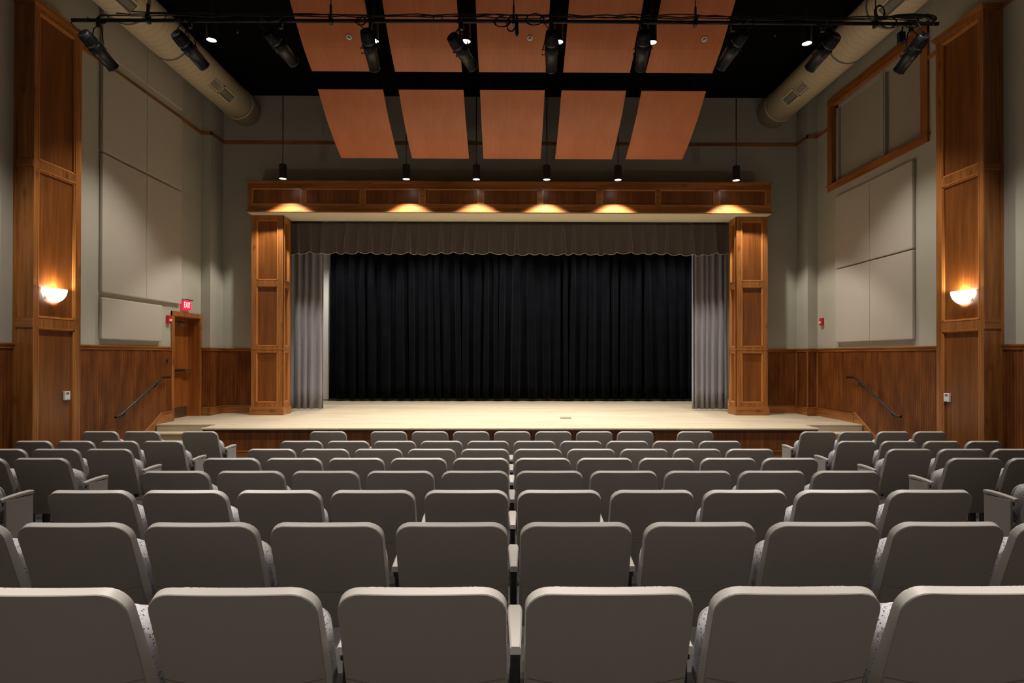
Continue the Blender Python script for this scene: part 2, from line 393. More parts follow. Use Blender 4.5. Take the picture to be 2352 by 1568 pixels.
# ------------------------------------------------------------------ framed wood boxes
def frame_and_panels(parent, P, u0, u1, z0, z1, cells, uh, mat_frame, n0, n1, npanel, name='panel', rail=None):
    """P(u,n,z)->xyz box writer. cells: (ua,ub,za,zb) openings. Frame stands from n0 to n1; panel plane at npanel."""
    fr = MB()
    us = sorted({u0, u1} | {c for q in cells for c in q[:2]}); zs = sorted({z0, z1} | {c for q in cells for c in q[2:]})
    for ua, ub in zip(us, us[1:]):
        for za, zb in zip(zs, zs[1:]):
            mu, mz = (ua+ub)/2, (za+zb)/2
            if any(a <= mu <= b and c <= mz <= d for a, b, c, d in cells): continue
            P(fr, ua, ub, n0, n1, za, zb)
    fo = fr.build('frame', mat_frame, parent)
    for a, b, c, d in cells:
        p = MB(); P(p, a-.004, b+.004, n0, npanel, c-.004, d+.004); po = p.build(name, 'panel', parent)
        mo = MB(); t = .028; nm_ = npanel + (n1-npanel)*.75
        for q in ((a, a+t, c, d), (b-t, b, c, d), (a, b, c, c+t), (a, b, d-t, d)):
            P(mo, q[0], q[1], npanel, nm_, q[2], q[3])
        t2 = .009
        for q in ((a, a+t2, c, d), (b-t2, b, c, d), (a, b, c, c+t2), (a, b, d-t2, d)):
            P(mo, q[0], q[1], nm_, n1+(n1-npanel)*.12, q[2], q[3])
        mo.build('molding', 'molding', po)
    return fo

# pilasters on the side walls
def pilaster(side):
    xw = XL if side < 0 else XR; xf = -6.72 if side < 0 else 6.78
    y0, y1 = (8.585, 9.53) if side < 0 else (8.595, 9.56)
    sg = 1 if side < 0 else -1
    lab = 'tall knotty wood pilaster on the %s wall, wall lamp on its middle panel' % ('left' if side < 0 else 'right')
    t = thing('wood_pilaster', (xw, (y0+y1)/2, FL), lab, 'pilaster', 'wood pilasters')
    xb = xf - sg*.042
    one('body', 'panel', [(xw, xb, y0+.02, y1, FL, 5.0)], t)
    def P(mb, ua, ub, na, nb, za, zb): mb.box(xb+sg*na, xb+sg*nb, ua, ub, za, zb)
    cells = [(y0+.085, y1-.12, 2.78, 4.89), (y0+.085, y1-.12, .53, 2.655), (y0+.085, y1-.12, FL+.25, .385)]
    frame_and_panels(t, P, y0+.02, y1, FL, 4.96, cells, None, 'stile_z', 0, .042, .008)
    # board facing the seats, with rails in line with the side
    one('front_board', 'stile_z', [(xw, xf, y0, y0+.02, FL, 4.96)], t)
    xa = xw+sg*.04; xc = xf-sg*.002
    for za, zb in ((.39, .525), (2.66, 2.775)): one('front_rail', 'stile_x', [(xa, xc, y0-.012, y0, za, zb)], t)
    one('front_stile', 'stile_z', [(xw, xw+sg*.04, y0-.014, y0, FL, 4.96)], t)
    m = MB(); 
    for o_, za, zb in ((.012, 4.955, 4.985), (.03, 4.985, 5.015), (.045, 5.015, 5.04)):
        m.box(xw, xf+sg*o_, y0-o_, y1+o_, za, zb)
    m.build('crown', 'stile_y', t)
    return t
pilaster(-1); pilaster(1)

# proscenium columns
CX = .012
def column(side):
    xo, xi = (-5.908, -5.186) if side < 0 else (5.932, 5.21)       # outer, inner corner
    yb, yf = YF, 13.87
    lab = 'panelled wood column at the %s side of the stage opening' % ('left' if side < 0 else 'right')
    t = thing('stage_column', ((xo+xi)/2, 14.1, ST), lab, 'column', 'columns beside the stage opening')
    lo, hi = min(xo, xi), max(xo, xi)
    sg = 1 if side < 0 else -1
    d = .042
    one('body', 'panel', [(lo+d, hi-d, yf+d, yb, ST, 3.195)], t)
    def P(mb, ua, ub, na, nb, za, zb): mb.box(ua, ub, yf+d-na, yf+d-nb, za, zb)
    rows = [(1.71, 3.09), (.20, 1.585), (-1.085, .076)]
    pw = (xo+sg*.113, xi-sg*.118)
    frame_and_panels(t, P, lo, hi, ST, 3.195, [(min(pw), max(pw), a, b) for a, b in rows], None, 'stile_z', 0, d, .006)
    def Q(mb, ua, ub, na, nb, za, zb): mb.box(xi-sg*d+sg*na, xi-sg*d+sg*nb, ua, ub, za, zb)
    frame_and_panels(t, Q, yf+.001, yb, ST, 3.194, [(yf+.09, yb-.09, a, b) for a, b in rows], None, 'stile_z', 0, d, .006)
    def R_(mb, ua, ub, na, nb, za, zb): mb.box(xo+sg*d-sg*na, xo+sg*d-sg*nb, ua, ub, za, zb)
    frame_and_panels(t, R_, yf+.001, yb, ST, 3.194, [(yf+.09, yb-.09, a, b) for a, b in rows], None, 'stile_z', 0, d, .006)
    m = MB(); m.box(lo-.025, hi+.025, yf-.025, yb, ST, ST+.17); m.box(lo-.012, hi+.012, yf-.012, yb, ST+.17, ST+.192)
    m.build('plinth', 'stile_x', t)
    m = MB(); m.box(lo-.006, hi+.006, yf-.006, yb, .125, .15); m.build('band', 'stile_x', t)
    return t
column(-1); column(1)

# header over the opening
hd = thing('stage_header', (0, 13.9, 3.2), 'long panelled wood header spanning the stage opening', 'header')
HX0, HX1, HY = -5.892, 5.908, 13.62
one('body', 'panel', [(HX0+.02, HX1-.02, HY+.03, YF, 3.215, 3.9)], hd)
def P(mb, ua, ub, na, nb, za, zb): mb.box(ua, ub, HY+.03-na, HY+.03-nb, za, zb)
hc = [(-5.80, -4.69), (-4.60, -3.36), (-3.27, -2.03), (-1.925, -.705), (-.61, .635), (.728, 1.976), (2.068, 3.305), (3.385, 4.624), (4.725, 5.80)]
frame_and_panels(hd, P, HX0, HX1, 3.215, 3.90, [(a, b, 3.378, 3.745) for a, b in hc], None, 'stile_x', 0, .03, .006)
one('end_board', 'stile_z', [(HX0, HX0+.025, HY+.02, YF, 3.215, 3.9)], hd); one('end_board', 'stile_z', [(HX1-.025, HX1, HY+.02, YF, 3.215, 3.9)], hd)
m = MB(); m.box(HX0-.03, HX1+.03, HY-.03, YF, 3.888, 3.912); m.box(HX0-.015, HX1+.015, HY-.015, YF, 3.862, 3.888); m.build('cap_molding', 'stile_x', hd)
m = MB(); m.box(HX0-.02, HX1+.02, HY-.022, HY+.06, 3.212, 3.238); m.box(HX0-.01, HX1+.01, HY-.012, HY+.06, 3.238, 3.255); m.build('bottom_molding', 'stile_x', hd)
one('soffit', 'soffit', [(HX0-.005, HX1+.005, HY+.005, YF+.08, 3.197, 3.215)], hd)

# ------------------------------------------------------------------ drapery
def drape(name, x0, x1, y, z0, z1, path, mat, parent=None, wob=0, nz=14, hem=None, zwave=None, thick=.006, fine=.014):
    """path(x, t)->(dx, dy) fold offsets; t 0 bottom..1 top"""
    n = max(24, int((x1-x0)/fine)); m = MB(); idx = []
    for j in range(nz+1):
        t = j/nz; row = []
        for i in range(n+1):
            x = x0+(x1-x0)*i/n; dx, dy = path(x, t)
            zz = z0 + (z1-z0)*t + (zwave(x)*(1-t)**4 if zwave else 0)
            row.append(len(m.v)); m.v.append((x+dx, y+dy, zz))
        idx.append(row)
    for a, b in zip(idx, idx[1:]):
        for i in range(n):
            m.f.append((a[i], a[i+1], b[i+1], b[i])); m.sm.append(True)
    edge = [m.v[i] for i in idx[0]]
    if parent is None:
        o = m.build(name, mat)
    else: o = m.build(name, mat, parent)
    md = o.modifiers.new('thickness', 'SOLIDIFY'); md.thickness = thick; md.offset = 0
    return o, edge

rng = random.Random(3)
def fold_list(x0, x1, p0, p1, r):
    xs = [x0]
    while xs[-1] < x1: xs.append(xs[-1] + r.uniform(p0, p1))
    return xs
def folds(x0, x1, p0, p1, amp, r, slant=0.0, sharp=1.0):
    xs = fold_list(x0-.3, x1+.5, p0, p1, r); am = [amp*r.uniform(.55, 1.15) for _ in xs]; sl = [r.uniform(-slant, slant) for _ in xs]
    import bisect
    def f(x, t):
        i = max(0, min(len(xs)-2, bisect.bisect_right(xs, x)-1)); u = (x-xs[i])/(xs[i+1]-xs[i])
        u = min(1, max(0, u)); a = am[i]*(1-u)+am[i+1]*u; s_ = sl[i]*(1-u)+sl[i+1]*u
        c = math.cos(2*math.pi*u); c = math.copysign(abs(c)**sharp, c)
        k = .65+.35*(1-t)
        return (s_*(1-t) + .25*a*math.sin(4*math.pi*u)*k, -a*c*k)
    return f

# valance: flat pleats with narrow gathers between
r = random.Random(11)
px = [OX0]
while px[-1] < OX1+.2: px.append(px[-1]+r.uniform(.25, .33))
pa = [r.uniform(.7, 1.3) for _ in px]; pl_ = [r.uniform(-.05, .05) for _ in px]; pb = [r.uniform(-.03, .02) for _ in px]
import bisect
def val_path(x, t):
    i = max(0, min(len(px)-2, bisect.bisect_right(px, x)-1)); w_ = px[i+1]-px[i]; u = (x-px[i])/w_
    g = 0
    for c, k in ((0, i), (1, i+1)):
        du = (u-c)*w_
        wd = .020+.036*(1-t)*pa[k]
        g -= math.exp(-(du/wd)**2)*pa[k]*(.028+.06*(1-t))
    pk = .022*math.sin(math.pi*u)*(1-t)
    e = sum(math.exp(-((u-c)*w_/.05)**2)*pl_[k] for c, k in ((0, i), (1, i+1)))
    return (e*(1-t), g - pk)
def val_wave(x):
    i = max(0, min(len(px)-2, bisect.bisect_right(px, x)-1)); u = (x-px[i])/(px[i+1]-px[i])
    return pb[i]*(1-u)+pb[i+1]*u + .028*abs(math.cos(math.pi*u))**3
vt = thing('stage_valance', (0, 14.58, 2.4), 'dark taupe gathered valance hanging across the top of the stage opening', 'valance')
vo, ve = drape('valance_cloth', OX0-.02, OX1+.02, 14.58, 2.43, 3.19, val_path, 'valance', vt, nz=16, zwave=val_wave, fine=.008)
m = MB(); m.tube([(x, y-.004, z) for x, y, z in ve[::2]], .008, 5); m.build('hem_trim', 'hem', vt)

c1, e1 = drape('stage_curtain', -5.47, -4.67, 15.15, ST+.035, 3.4, folds(-5.45, -4.67, .09, .19, .075, random.Random(5), .03), 'velour', nz=10)
tag(c1, 'grey velour stage curtain bunched beside the left column', 'curtain', 'grey house curtains')
c2, e2 = drape('stage_curtain', 4.57, 5.42, 15.15, ST+.035, 3.4, folds(4.57, 5.42, .10, .2, .08, random.Random(9), .03), 'velour', nz=10)
tag(c2, 'grey velour stage curtain bunched beside the right column', 'curtain', 'grey house curtains')
bk, _ = drape('backdrop_curtain', -5.35, 5.75, 18.12, ST+.06, 3.9, folds(-5.4, 5.75,   .18, .48, .14, random.Random(21), .09), 'blackdrape', nz=12)
tag(bk, 'wide black velour curtain closing off the back of the stage', 'curtain')
cy = one('stage_backcloth', 'cyc', [(-5.66, 5.9, 18.42, 18.44, ST+.02, 4.2)])
tag(cy, 'white backcloth showing as a pale strip left of the black curtain', 'backcloth')

# ------------------------------------------------------------------ acoustic panels
def acoustic(side, y0, y1, z0, z1, lab):
    x = XL if side < 0 else XR; sg = 1 if side < 0 else -1
    o = one('acoustic_panel', 'acoustic', [(x+sg*.003, x+sg*.066, y0+.003, y1-.003, z0, z1)], c=.02)
    tag(o, lab, 'acoustic panel', 'fabric acoustic panels on the %s wall' % ('left' if side < 0 else 'right'))
AY = (10.345, 11.605, 12.855)
for i, w_ in enumerate(('nearer the seats', 'nearer the stage')):
    a, b = AY[i], AY[i+1]
    acoustic(-1, a, b, 5.17, 6.10, f'left wall beige fabric panel above the wood trim, {w_}')
    acoustic(-1, a, b, 3.475, 4.98, f'left wall beige fabric panel just below the wood trim, {w_}')
    acoustic(-1, a, b, 1.065, 3.44, f'tall beige fabric panel in the middle of the left wall, {w_}')
acoustic(-1, 10.345, 12.14, .265, .985, 'low wide beige fabric panel just above the left wainscot')
RY = (10.45, 11.712, 12.955)
for i, w_ in enumerate(('nearer the seats', 'nearer the stage')):
    acoustic(1, RY[i], RY[i+1], 1.868, 3.41, f'beige fabric panel right under the window on the right wall, {w_}')
    acoustic(1, RY[i], RY[i+1], .285, 1.845, f'beige fabric panel above the right wainscot, {w_}')

# ------------------------------------------------------------------ ducts
def duct(side):
    X, Z, R = (-6.25, 5.76, .356) if side < 0 else (6.24, 5.765, .356)
    t = thing('air_duct', (X, 6, Z-R), 'round beige spiral duct along the %s edge of the ceiling' % ('left' if side < 0 else 'right'), 'duct', 'ceiling air ducts')
    m = MB(); m.tube([(X, -4.9, Z), (X, 14.345, Z)], R, 48); m.build('pipe', 'spiral', t)
    for y in (9.92, 11.12, 13.88):
        m = MB(); m.tube([(X, y-.016, Z), (X, y+.016, Z)], R+.012, 48); m.build('flange', 'duct_grey' if y < 13 else 'duct', t)
    sg = 1 if side < 0 else -1
    ux, uz = sg*math.cos(math.radians(46)), -math.sin(math.radians(46))    # outward, towards the room
    tx, tz = -uz*sg, ux*sg                                                   # along the curve
    def slab(mb, y0, y1, ta, tb, ra, rb):
        pts = []
        for rr in (ra, rb):
            for tt in (ta, tb):
                pts.append((X+ux*rr+tx*tt, Z+uz*rr+tz*tt))
        q = [pts[0], pts[1], pts[3], pts[2]]
        mb.prism([(a, b) for a, b in q], 1, y0, y1)
    for yv in (9.42, 12.84):
        m = MB()
        a, b, y0, y1 = -.11, .11, yv-.26, yv+.26
        for q in ((y0, y1, a, a+.022), (y0, y1, b-.022, b), (y0, y0+.022, a, b), (y1-.022, y1, a, b)): slab(m, *q, R-.03, R+.018)
        g = m.build('register', 'duct', t)
        m = MB(); slab(m, y0+.01, y1-.01, a+.01, b-.01, R-.03, R-.004); m.build('grille_back', 'slot', g)
        m = MB(); k = 11
        for i in range(k):
            tt = a+.03+(b-a-.06)*i/(k-1); slab(m, y0+.02, y1-.02, tt-.0045, tt+.0045, R-.01, R+.012)
        m.build('grille', 'duct_grey', g)
        m = MB(); 
        for i in range(7):
            a0 = -.17+.34*i/7; 
            slab(m, yv-.62, yv-.30, -.15+.3*i/7, -.15+.3*(i+1)/7, R-.06, R+.008-.09*((i-3)/3)**2*.5)
        m.build('scoop', 'duct_grey', t)
duct(-1); duct(1)

# ------------------------------------------------------------------ ceiling reflectors
def reflector(cx, prof, lab, group):
    w2 = .61
    t = thing('ceiling_reflector', (cx, prof[len(prof)//2][0], prof[-1][1]), lab, 'reflector', group)
    # smooth profile
    pts = []
    P_ = [Vector((0, a, b)) for a, b in prof]
    for i in range(len(P_)-1):
        p0 = P_[max(i-1, 0)]; p1, p2 = P_[i], P_[i+1]; p3 = P_[min(i+2, len(P_)-1)]
        for k in range(5):
            u = k/5
            pts.append(.5*((2*p1)+(-p0+p2)*u+(2*p0-5*p1+4*p2-p3)*u*u+(-p0+3*p1-3*p2+p3)*u**3))
    pts.append(P_[-1])
    m = MB(); th = .022; n = len(pts)
    rows = []
    for i, p in enumerate(pts):
        tg = (pts[min(i+1, n-1)]-pts[max(i-1, 0)]).normalized(); nr = Vector((0, -tg.z, tg.y))
        if nr.z < 0: nr = -nr
        rows.append((p, p+nr*th))
    for (a, b), (c, d_) in zip(rows, rows[1:]):
        for lo, hi in ((a, c), (b, d_)):
            m.quad((cx-w2, lo.y, lo.z), (cx+w2, lo.y, lo.z), (cx+w2, hi.y, hi.z), (cx-w2, hi.y, hi.z), smooth=True)
        for x in (cx-w2, cx+w2): m.quad((x, a.y, a.z), (x, b.y, b.z), (x, d_.y, d_.z), (x, c.y, c.z))
    for a, b in (rows[0], rows[-1]): m.quad((cx-w2, a.y, a.z), (cx+w2, a.y, a.z), (cx+w2, b.y, b.z), (cx-w2, b.y, b.z))
    m.build('curved_panel', 'veneer', t)
    for sx in (-1, 1):
        for p in (pts[n//5], pts[-max(2, n//6)]):
            m = MB(); m.tube([(cx+sx*.45, p.y, p.z+.02), (cx+sx*.45, p.y, ZC)], .003, 5); m.build('suspension_wire', 'cable', t)
BACK = [(11.36, 4.985), (11.50, 4.895), (11.70, 4.765), (11.91, 4.645), (12.20, 4.505), (12.5, 4.37), (12.95, 4.21)]
FRONT = [(9.56, 6.06), (9.88, 5.825), (10.15, 5.635), (10.57, 5.365), (11.02, 5.165)]
RX = (-3.0, -1.487, .042, 1.577, 3.088)
for i, cx in enumerate(RX):
    pos = ('leftmost', 'second from the left', 'middle', 'second from the right', 'rightmost')[i]
    reflector(cx, BACK, f'curved reddish wood ceiling panel, {pos} of the five nearer the stage', 'wood reflectors nearer the stage')
    reflector(cx, FRONT, f'curved reddish wood ceiling panel, {pos} of the five above the lighting pipe', 'wood reflectors above the lighting pipe')
for x, lab in ((-2.77, 'left'), (.339, 'middle'), (3.356, 'right')):
    y, z = 10.40, 5.465
    t = thing('sprinkler_head', (x, y, z), f'white round sprinkler head in the {lab} reflector above the lighting pipe'.replace('middle reflector', 'centre reflector'), 'sprinkler', 'sprinklers in the reflectors')
    n_ = Vector((0, -.55, -.835)); c0 = Vector((x, y, z))
    m = MB(); m.tube([c0-n_*.02, c0+n_*.012], [.045, .045], 20); m.build('ring', 'white', t)
    m = MB(); m.tube([c0+n_*.012, c0+n_*.014], [.028, .028], 16); m.build('cup', 'slot', t)
    m = MB(); m.tube([c0+n_*.0, c0+n_*.03, c0+n_*.034], [.008, .008, .016], 10); m.build('deflector', 'chrome', t)

# ------------------------------------------------------------------ pendants
def spot(name, loc, power, half, blend=.3, rad=.05, col=(1, .945, .865)):
    l = bpy.data.lights.new(name, 'SPOT'); l.energy = power; l.spot_size = math.radians(2*half); l.spot_blend = blend
    l.shadow_soft_size = rad; l.color = col
    o = bpy.data.objects.new(name, l); COL.objects.link(o); o.location = (loc[0], loc[1], loc[2]+H)
    return o
def pendant(x, y, z, lab, group, power, half, blend=.3):
    t = thing('pendant_light', (x, y, z), lab, 'pendant light', group)
    R = .08
    m = MB(); m.tube([(x, y, z), (x, y, z+.30)], R, 28, cap=False); m.tube([(x, y, z+.30), (x, y, z+.312)], [R, R*.92], 28)
    m.tube([(x, y, z+.02), (x, y, z)], R-.006, 28, cap=False)
    m.build('housing', 'steel', t)
    m = MB(); m.tube([(x, y, z+.016), (x, y, z+.014)], R-.006, 28); m.build('lens', 'lamp', t)
    m = MB(); m.tube([(x, y, z+.31), (x, y, ZC)], .011, 8); m.build('stem', 'steel', t)
    spot('pendant_lamp', (x, y, z-.012), power, half, blend)
PX = (-4.93, -2.255, -.735, .80, 2.353, 4.938)
PW = ('leftmost', 'second from the left', 'third from the left', 'third from the right', 'second from the right', 'rightmost')
P_FRONT, P_HOUSE = 345, 520
for x, w_ in zip(PX, PW):
    pendant(x, 13.15, 3.82, f'black pendant lamp over the stage header, {w_} of six', 'pendants over the stage header', P_FRONT, 51)
    pendant(x, 10.0, 5.19, f'bright pendant lamp high behind the lighting pipe, {w_} of six', 'pendants behind the lighting pipe', P_HOUSE, 47, .5)
for x in PX:
    outer = abs(x) > 4
    if outer: spot('unseen_overhead_lamp', (x, 6.85, 5.25), 560, 46, .5)
    for y, e in ((6.85, 330), (4.75, 620), (2.65, 760), (.55, 900), (-2.4, 1700)):  # rows out of view; the two rearmost added for bounce onto the seat backs
        if not (outer and y > 6): spot('unseen_overhead_lamp', (x, y, 5.25), e*(.45 if outer else 1), 19 if y > -1 else 34, .7)
# work lights over the stage, hidden behind the valance
for x in (-4.6, -2.3, 0, 2.3, 4.6):
    spot('stage_work_lamp', (x, 16.5, 3.9), 420, 60, blend=.5, rad=.12)

# ------------------------------------------------------------------ lighting pipe and theatre lights
PY, PZ = 8.0, 4.425
bt = thing('lighting_pipe', (0, PY, PZ), 'long black pipe carrying the theatre lights across the hall', 'pipe')
m = MB(); m.tube([(-5.777, PY, PZ-.02), (0, PY, PZ), (5.71, PY, PZ)], .024, 14); m.build('pipe', 'fixture', bt)
for x in (-4.778, -2.372, .046, 2.46, 4.868):
    m = MB(); m.tube([(x, PY, PZ+.10), (x, PY, ZC)], .008, 8); m.build('hanger_rod', 'steel', bt)
    m = MB(); m.box(x-.022, x+.022, PY-.04, PY+.04, PZ-.05, PZ+.06, c=.006); m.box(x-.012, x+.012, PY-.02, PY+.02, PZ+.05, PZ+.2, c=.004); m.build('pipe_clamp', 'steel', bt)
rc = random.Random(4)
cb = thing('cable_bundle', (0, PY, PZ), 'black cables tied along the lighting pipe with coiled loops', 'cable')
for k in range(3):
    pts = []; x = -5.35+k*.2
    while x < 5.5:
        pts.append((x, PY-.058-.004*k+rc.uniform(-.004, .002), PZ+.012+.014*k+rc.uniform(-.006, .02)*(1.8 if rc.random() < .2 else 1))); x += rc.uniform(.14, .3)
    m = MB(); m.tube(pts, .0075, 6); m.build('cable', 'cable', cb)
m = MB(); m.tube([(4.95, PY-.095, PZ+.03), (5.1, PY-.095, PZ+.05), (5.3, PY-.10, PZ+.055), (5.48, PY-.10, PZ+.045), (5.58, PY-.10, PZ+.0), (5.57, PY-.11, PZ-.07)], [.012, .022, .026, .024, .017, .01], 8); m.build('cable', 'cable', cb)
def loop(x, z, rx, rz, turns, seed, par, rad=.006):
    q = random.Random(seed); pts = []
    for i in range(turns*14+1):
        a = 2*math.pi*i/14+1.5; kk = 1+.14*math.sin(i*.37+seed)
        pts.append((x+rx*kk*math.cos(a)+q.uniform(-.004, .004), PY-.10+.015*math.sin(i*.5), z+rz*kk*math.sin(a)))
    m = MB(); m.tube(pts, rad, 6); m.build('coil', 'cable', par)
for i, (x, z, rx, rz, tn) in enumerate(((-.10, PZ-.055, .10, .07, 2), (.02, PZ-.09, .06, .10, 2), (.33, PZ-.035, .12, .08, 2), (.46, PZ-.03, .07, .06, 2), (-5.3, PZ-.055, .07, .06, 3), (4.86, PZ+.10, .06, .09, 3), (4.98, PZ-.03, .10, .075, 2), (5.3, PZ-.06, .09, .05, 2), (5.5, PZ+.01, .12, .06, 2), (-1.95, PZ-.07, .07, .06, 2), (1.8, PZ-.01, .06, .06, 2), (4.12, PZ-.05, .08, .07, 2), (-4.4, PZ-.03, .1, .05, 1), (2.95, PZ-.02, .08, .05, 1), (-3.05, PZ-.02, .08, .05, 1), (-.95, PZ-.03, .06, .05, 1))):
    loop(x, z, rx, rz, tn, i, cb)

FIX = [((-5.465, 7.8, 4.103), (-5.37, 8.22, 3.883)), ((-4.279, 7.8, 4.11), (-4.143, 8.22, 3.907)), ((-3.101, 7.8, 4.133), (-2.931, 8.22, 3.961)), ((-1.853, 7.8, 4.152), (-1.91+.07, 8.22, 3.883)), ((-.736, 7.8, 4.091), (-.503, 8.22, 3.915)), ((.535, 7.8, 4.143), (.559, 8.22, 3.879)), ((1.737, 7.8, 4.162), (1.783, 8.22, 3.903)), ((3.015, 7.8, 4.158), (2.873, 8.22, 3.933)), ((4.212, 7.8, 4.131), (4.091, 8.22, 3.921)), ((5.366, 7.8, 4.137), (5.318, 8.22, 3.898))]
FL_ = ['black theatre spotlight at the left end of the pipe', 'black theatre spotlight second from the left, in front of the left duct', 'black theatre spotlight third from the left, against the black ceiling', 'black theatre spotlight hanging before the leftmost reflector', 'black theatre spotlight tilted right before the second reflector gap', 'black theatre spotlight just right of the pipe centre', 'black theatre spotlight hanging before the gap by the rightmost reflector', 'black theatre spotlight tilted left, beside the rightmost reflector', 'black theatre spotlight in front of the right duct', 'black theatre spotlight at the right end of the pipe']
for (a, b), lab, i in zip(FIX, FL_, range(10)):
    A, B = Vector(a), Vector(b); dr = (B-A).normalized(); L = (B-A).length
    t = thing('theatre_spotlight', tuple((A+B)/2), lab, 'spotlight', 'theatre lights on the pipe')
    m = MB()
    m.tube([A-dr*.035, A-dr*.03, A+dr*.10, A+dr*.13], [.066, .076, .086, .087], 20)
    m.build('lamp_housing', 'fixture', t)
    m = MB(); m.tube([A+dr*.12, A+dr*(.26), A+dr*.265, A+dr*(L-.02), A+dr*(L-.015), A+dr*L], [.086, .088, .083, .074, .078, .078], 20)
    m.build('barrel', 'fixture', t)
    up = Vector((0, 0, 1)); sd = dr.cross(up).normalized(); ub = sd.cross(dr).normalized()
    m = MB()
    for k in range(7):      # cooling fins
        q = A+dr*(.005+.016*k); m.tube([q, q+dr*.004], .0835+.0012*k, 20)
    m.build('cooling_fins', 'fixture', t)
    c = A+dr*.2; topz = Vector((c.x, c.y, PZ-.12))
    m = MB()
    for sg in (-1, 1):
        e = c+sd*sg*.105
        m.tube([e, e+Vector((0, 0, .02)), Vector((e.x*.6+topz.x*.4, e.y*.7+PY*.3, PZ-.13)), (topz.x*.8+e.x*.2, PY, PZ-.10)], .007, 6)
    m.tube([c-sd*.105, c+sd*.105], .006, 6)
    m.build('yoke', 'fixture', t)
    zp = PZ-.02*abs(topz.x)/5.75
    m = MB(); m.box(topz.x-.022, topz.x+.022, PY-.025, PY+.025, PZ-.115, zp-.03, c=.005)
    m.tube([(topz.x, PY+.036*math.cos(q_), zp+.036*math.sin(q_)) for q_ in [math.radians(k_) for k_ in range(-110, 181, 29)]], .008, 6)
    m.build('clamp', 'steel', t)
    for sg, dd in ((-1, .2), (1, .2), (-1, .27)):
        e = A+dr*dd+sd*sg*.084
        m = MB(); m.tube([e, e+sd*sg*.03, e+sd*sg*.031, e+sd*sg*.042], [.004, .004, .012, .012], 8); m.build('knob', 'fixture', t)
    m = MB()
    for sg in (-1, 1): m.tube([A-dr*.03+sd*sg*.025, A-dr*.034+sd*sg*.025], .007, 8)
    m.build('screw', 'chrome', t)
    q = A-dr*.03; k = -1 if (i % 3 != 1) else 1
    m = MB(); m.tube([q, q+Vector((k*.05, -.05, .03)), q+Vector((k*.11, -.06, .10)), q+Vector((k*.10, 0, .18)), (q.x+k*.05, PY-.045, PZ-.05), (q.x+k*.07, PY-.042, PZ+.0)], .007, 6); m.build('power_cord', 'cable', t)
for x, y in ((-5.13, 11.4), (5.02, 11.4)):
    t = thing('ceiling_sprinkler', (x, y, ZC-.05), 'tiny metal sprinkler head on the black ceiling at the %s' % ('left' if x < 0 else 'right'), 'sprinkler', 'ceiling sprinklers')
    m = MB(); m.tube([(x, y, ZC), (x, y, ZC-.05)], .012, 8); m.build('nipple', 'steel', t)
    m = MB(); m.tube([(x, y, ZC-.05), (x, y, ZC-.08), (x, y, ZC-.083)], [.012, .01, .022], 10); m.build('deflector', 'chrome', t)
dc = thing('cable_connector', (.087, PY-.17, PZ-.29), 'black cable connector with a blue end dangling at the pipe centre', 'connector')
m = MB(); m.tube([(.087, PY-.17, PZ+.0), (.084, PY-.17, PZ-.13)], .012, 8); m.build('cord', 'cable', dc)
m = MB(); m.tube([(.085, PY-.17, PZ-.11), (.087, PY-.17, PZ-.25), (.087, PY-.17, PZ-.27)], [.02, .026, .022], 10); m.build('plug', 'fixture', dc)
m = MB(); m.tube([(.087, PY-.17, PZ-.265), (.087, PY-.17, PZ-.295)], [.016, .012], 10); m.build('plug_tip', 'blue', dc)
sm = thing('dimmer_box', (5.19, PY-.03, PZ-.30), 'small black connector box hanging beside the rightmost theatre spotlight', 'connector box')
m = MB(); m.box(5.15, 5.235, PY-.06, PY+.0, PZ-.28, PZ-.13, c=.01); m.build('box', 'fixture', sm)
m = MB(); m.tube([(5.20, PY-.03, PZ-.13), (5.22, PY-.02, PZ-.052)], .01, 6); m.build('bracket', 'fixture', sm)
m = MB(); m.tube([(5.205, PY-.055, PZ-.26), (5.21, PY-.07, PZ-.285)], .016, 10); m.build('plug_tip', 'blue', sm)

# ------------------------------------------------------------------ wall fittings
def sconce(side):
    xf = -6.72+.0 if side < 0 else 6.78; sg = 1 if side < 0 else -1
    xp = xf - sg*.033; yc = 8.985 if side < 0 else 8.995; zt = .965
    t = thing('wall_sconce', (xp, yc, zt-.2), 'glowing half-bowl wall lamp on the %s wood pilaster' % ('left' if side < 0 else 'right'), 'wall lamp', 'half-bowl wall lamps')
    m = MB(); n, k = 22, 9; R, Dp, Hh = .185, .165, .20
    ids = []
    for j in range(k+1):
        ph = math.pi/2*j/k; row = []
        for i in range(n+1):
            th = math.pi*i/n
            row.append(len(m.v)); m.v.append((xp+sg*(.012+Dp*math.cos(ph)*math.sin(th)), yc+R*math.cos(ph)*math.cos(th), zt-Hh*math.sin(ph)))
        ids.append(row)
    for a, b in zip(ids, ids[1:]):
        for i in range(n): m.f.append((a[i], a[i+1], b[i+1], b[i])); m.sm.append(True)
    o = m.build('bowl', 'bowl', t); md = o.modifiers.new('t', 'SOLIDIFY'); md.thickness = .006; md.offset = -1
    one('back_plate', 'white', [(xp, xp+sg*.012, yc-.13, yc+.13, zt-.14, zt-.01)], t)
    l = bpy.data.lights.new('sconce_bulb', 'POINT'); l.energy = 30; l.shadow_soft_size = .035; l.color = (1, .86, .68)
    lo = bpy.data.objects.new('sconce_bulb', l); COL.objects.link(lo); lo.location = (xp+sg*.075, yc, zt-.035+H)
sconce(-1); sconce(1)
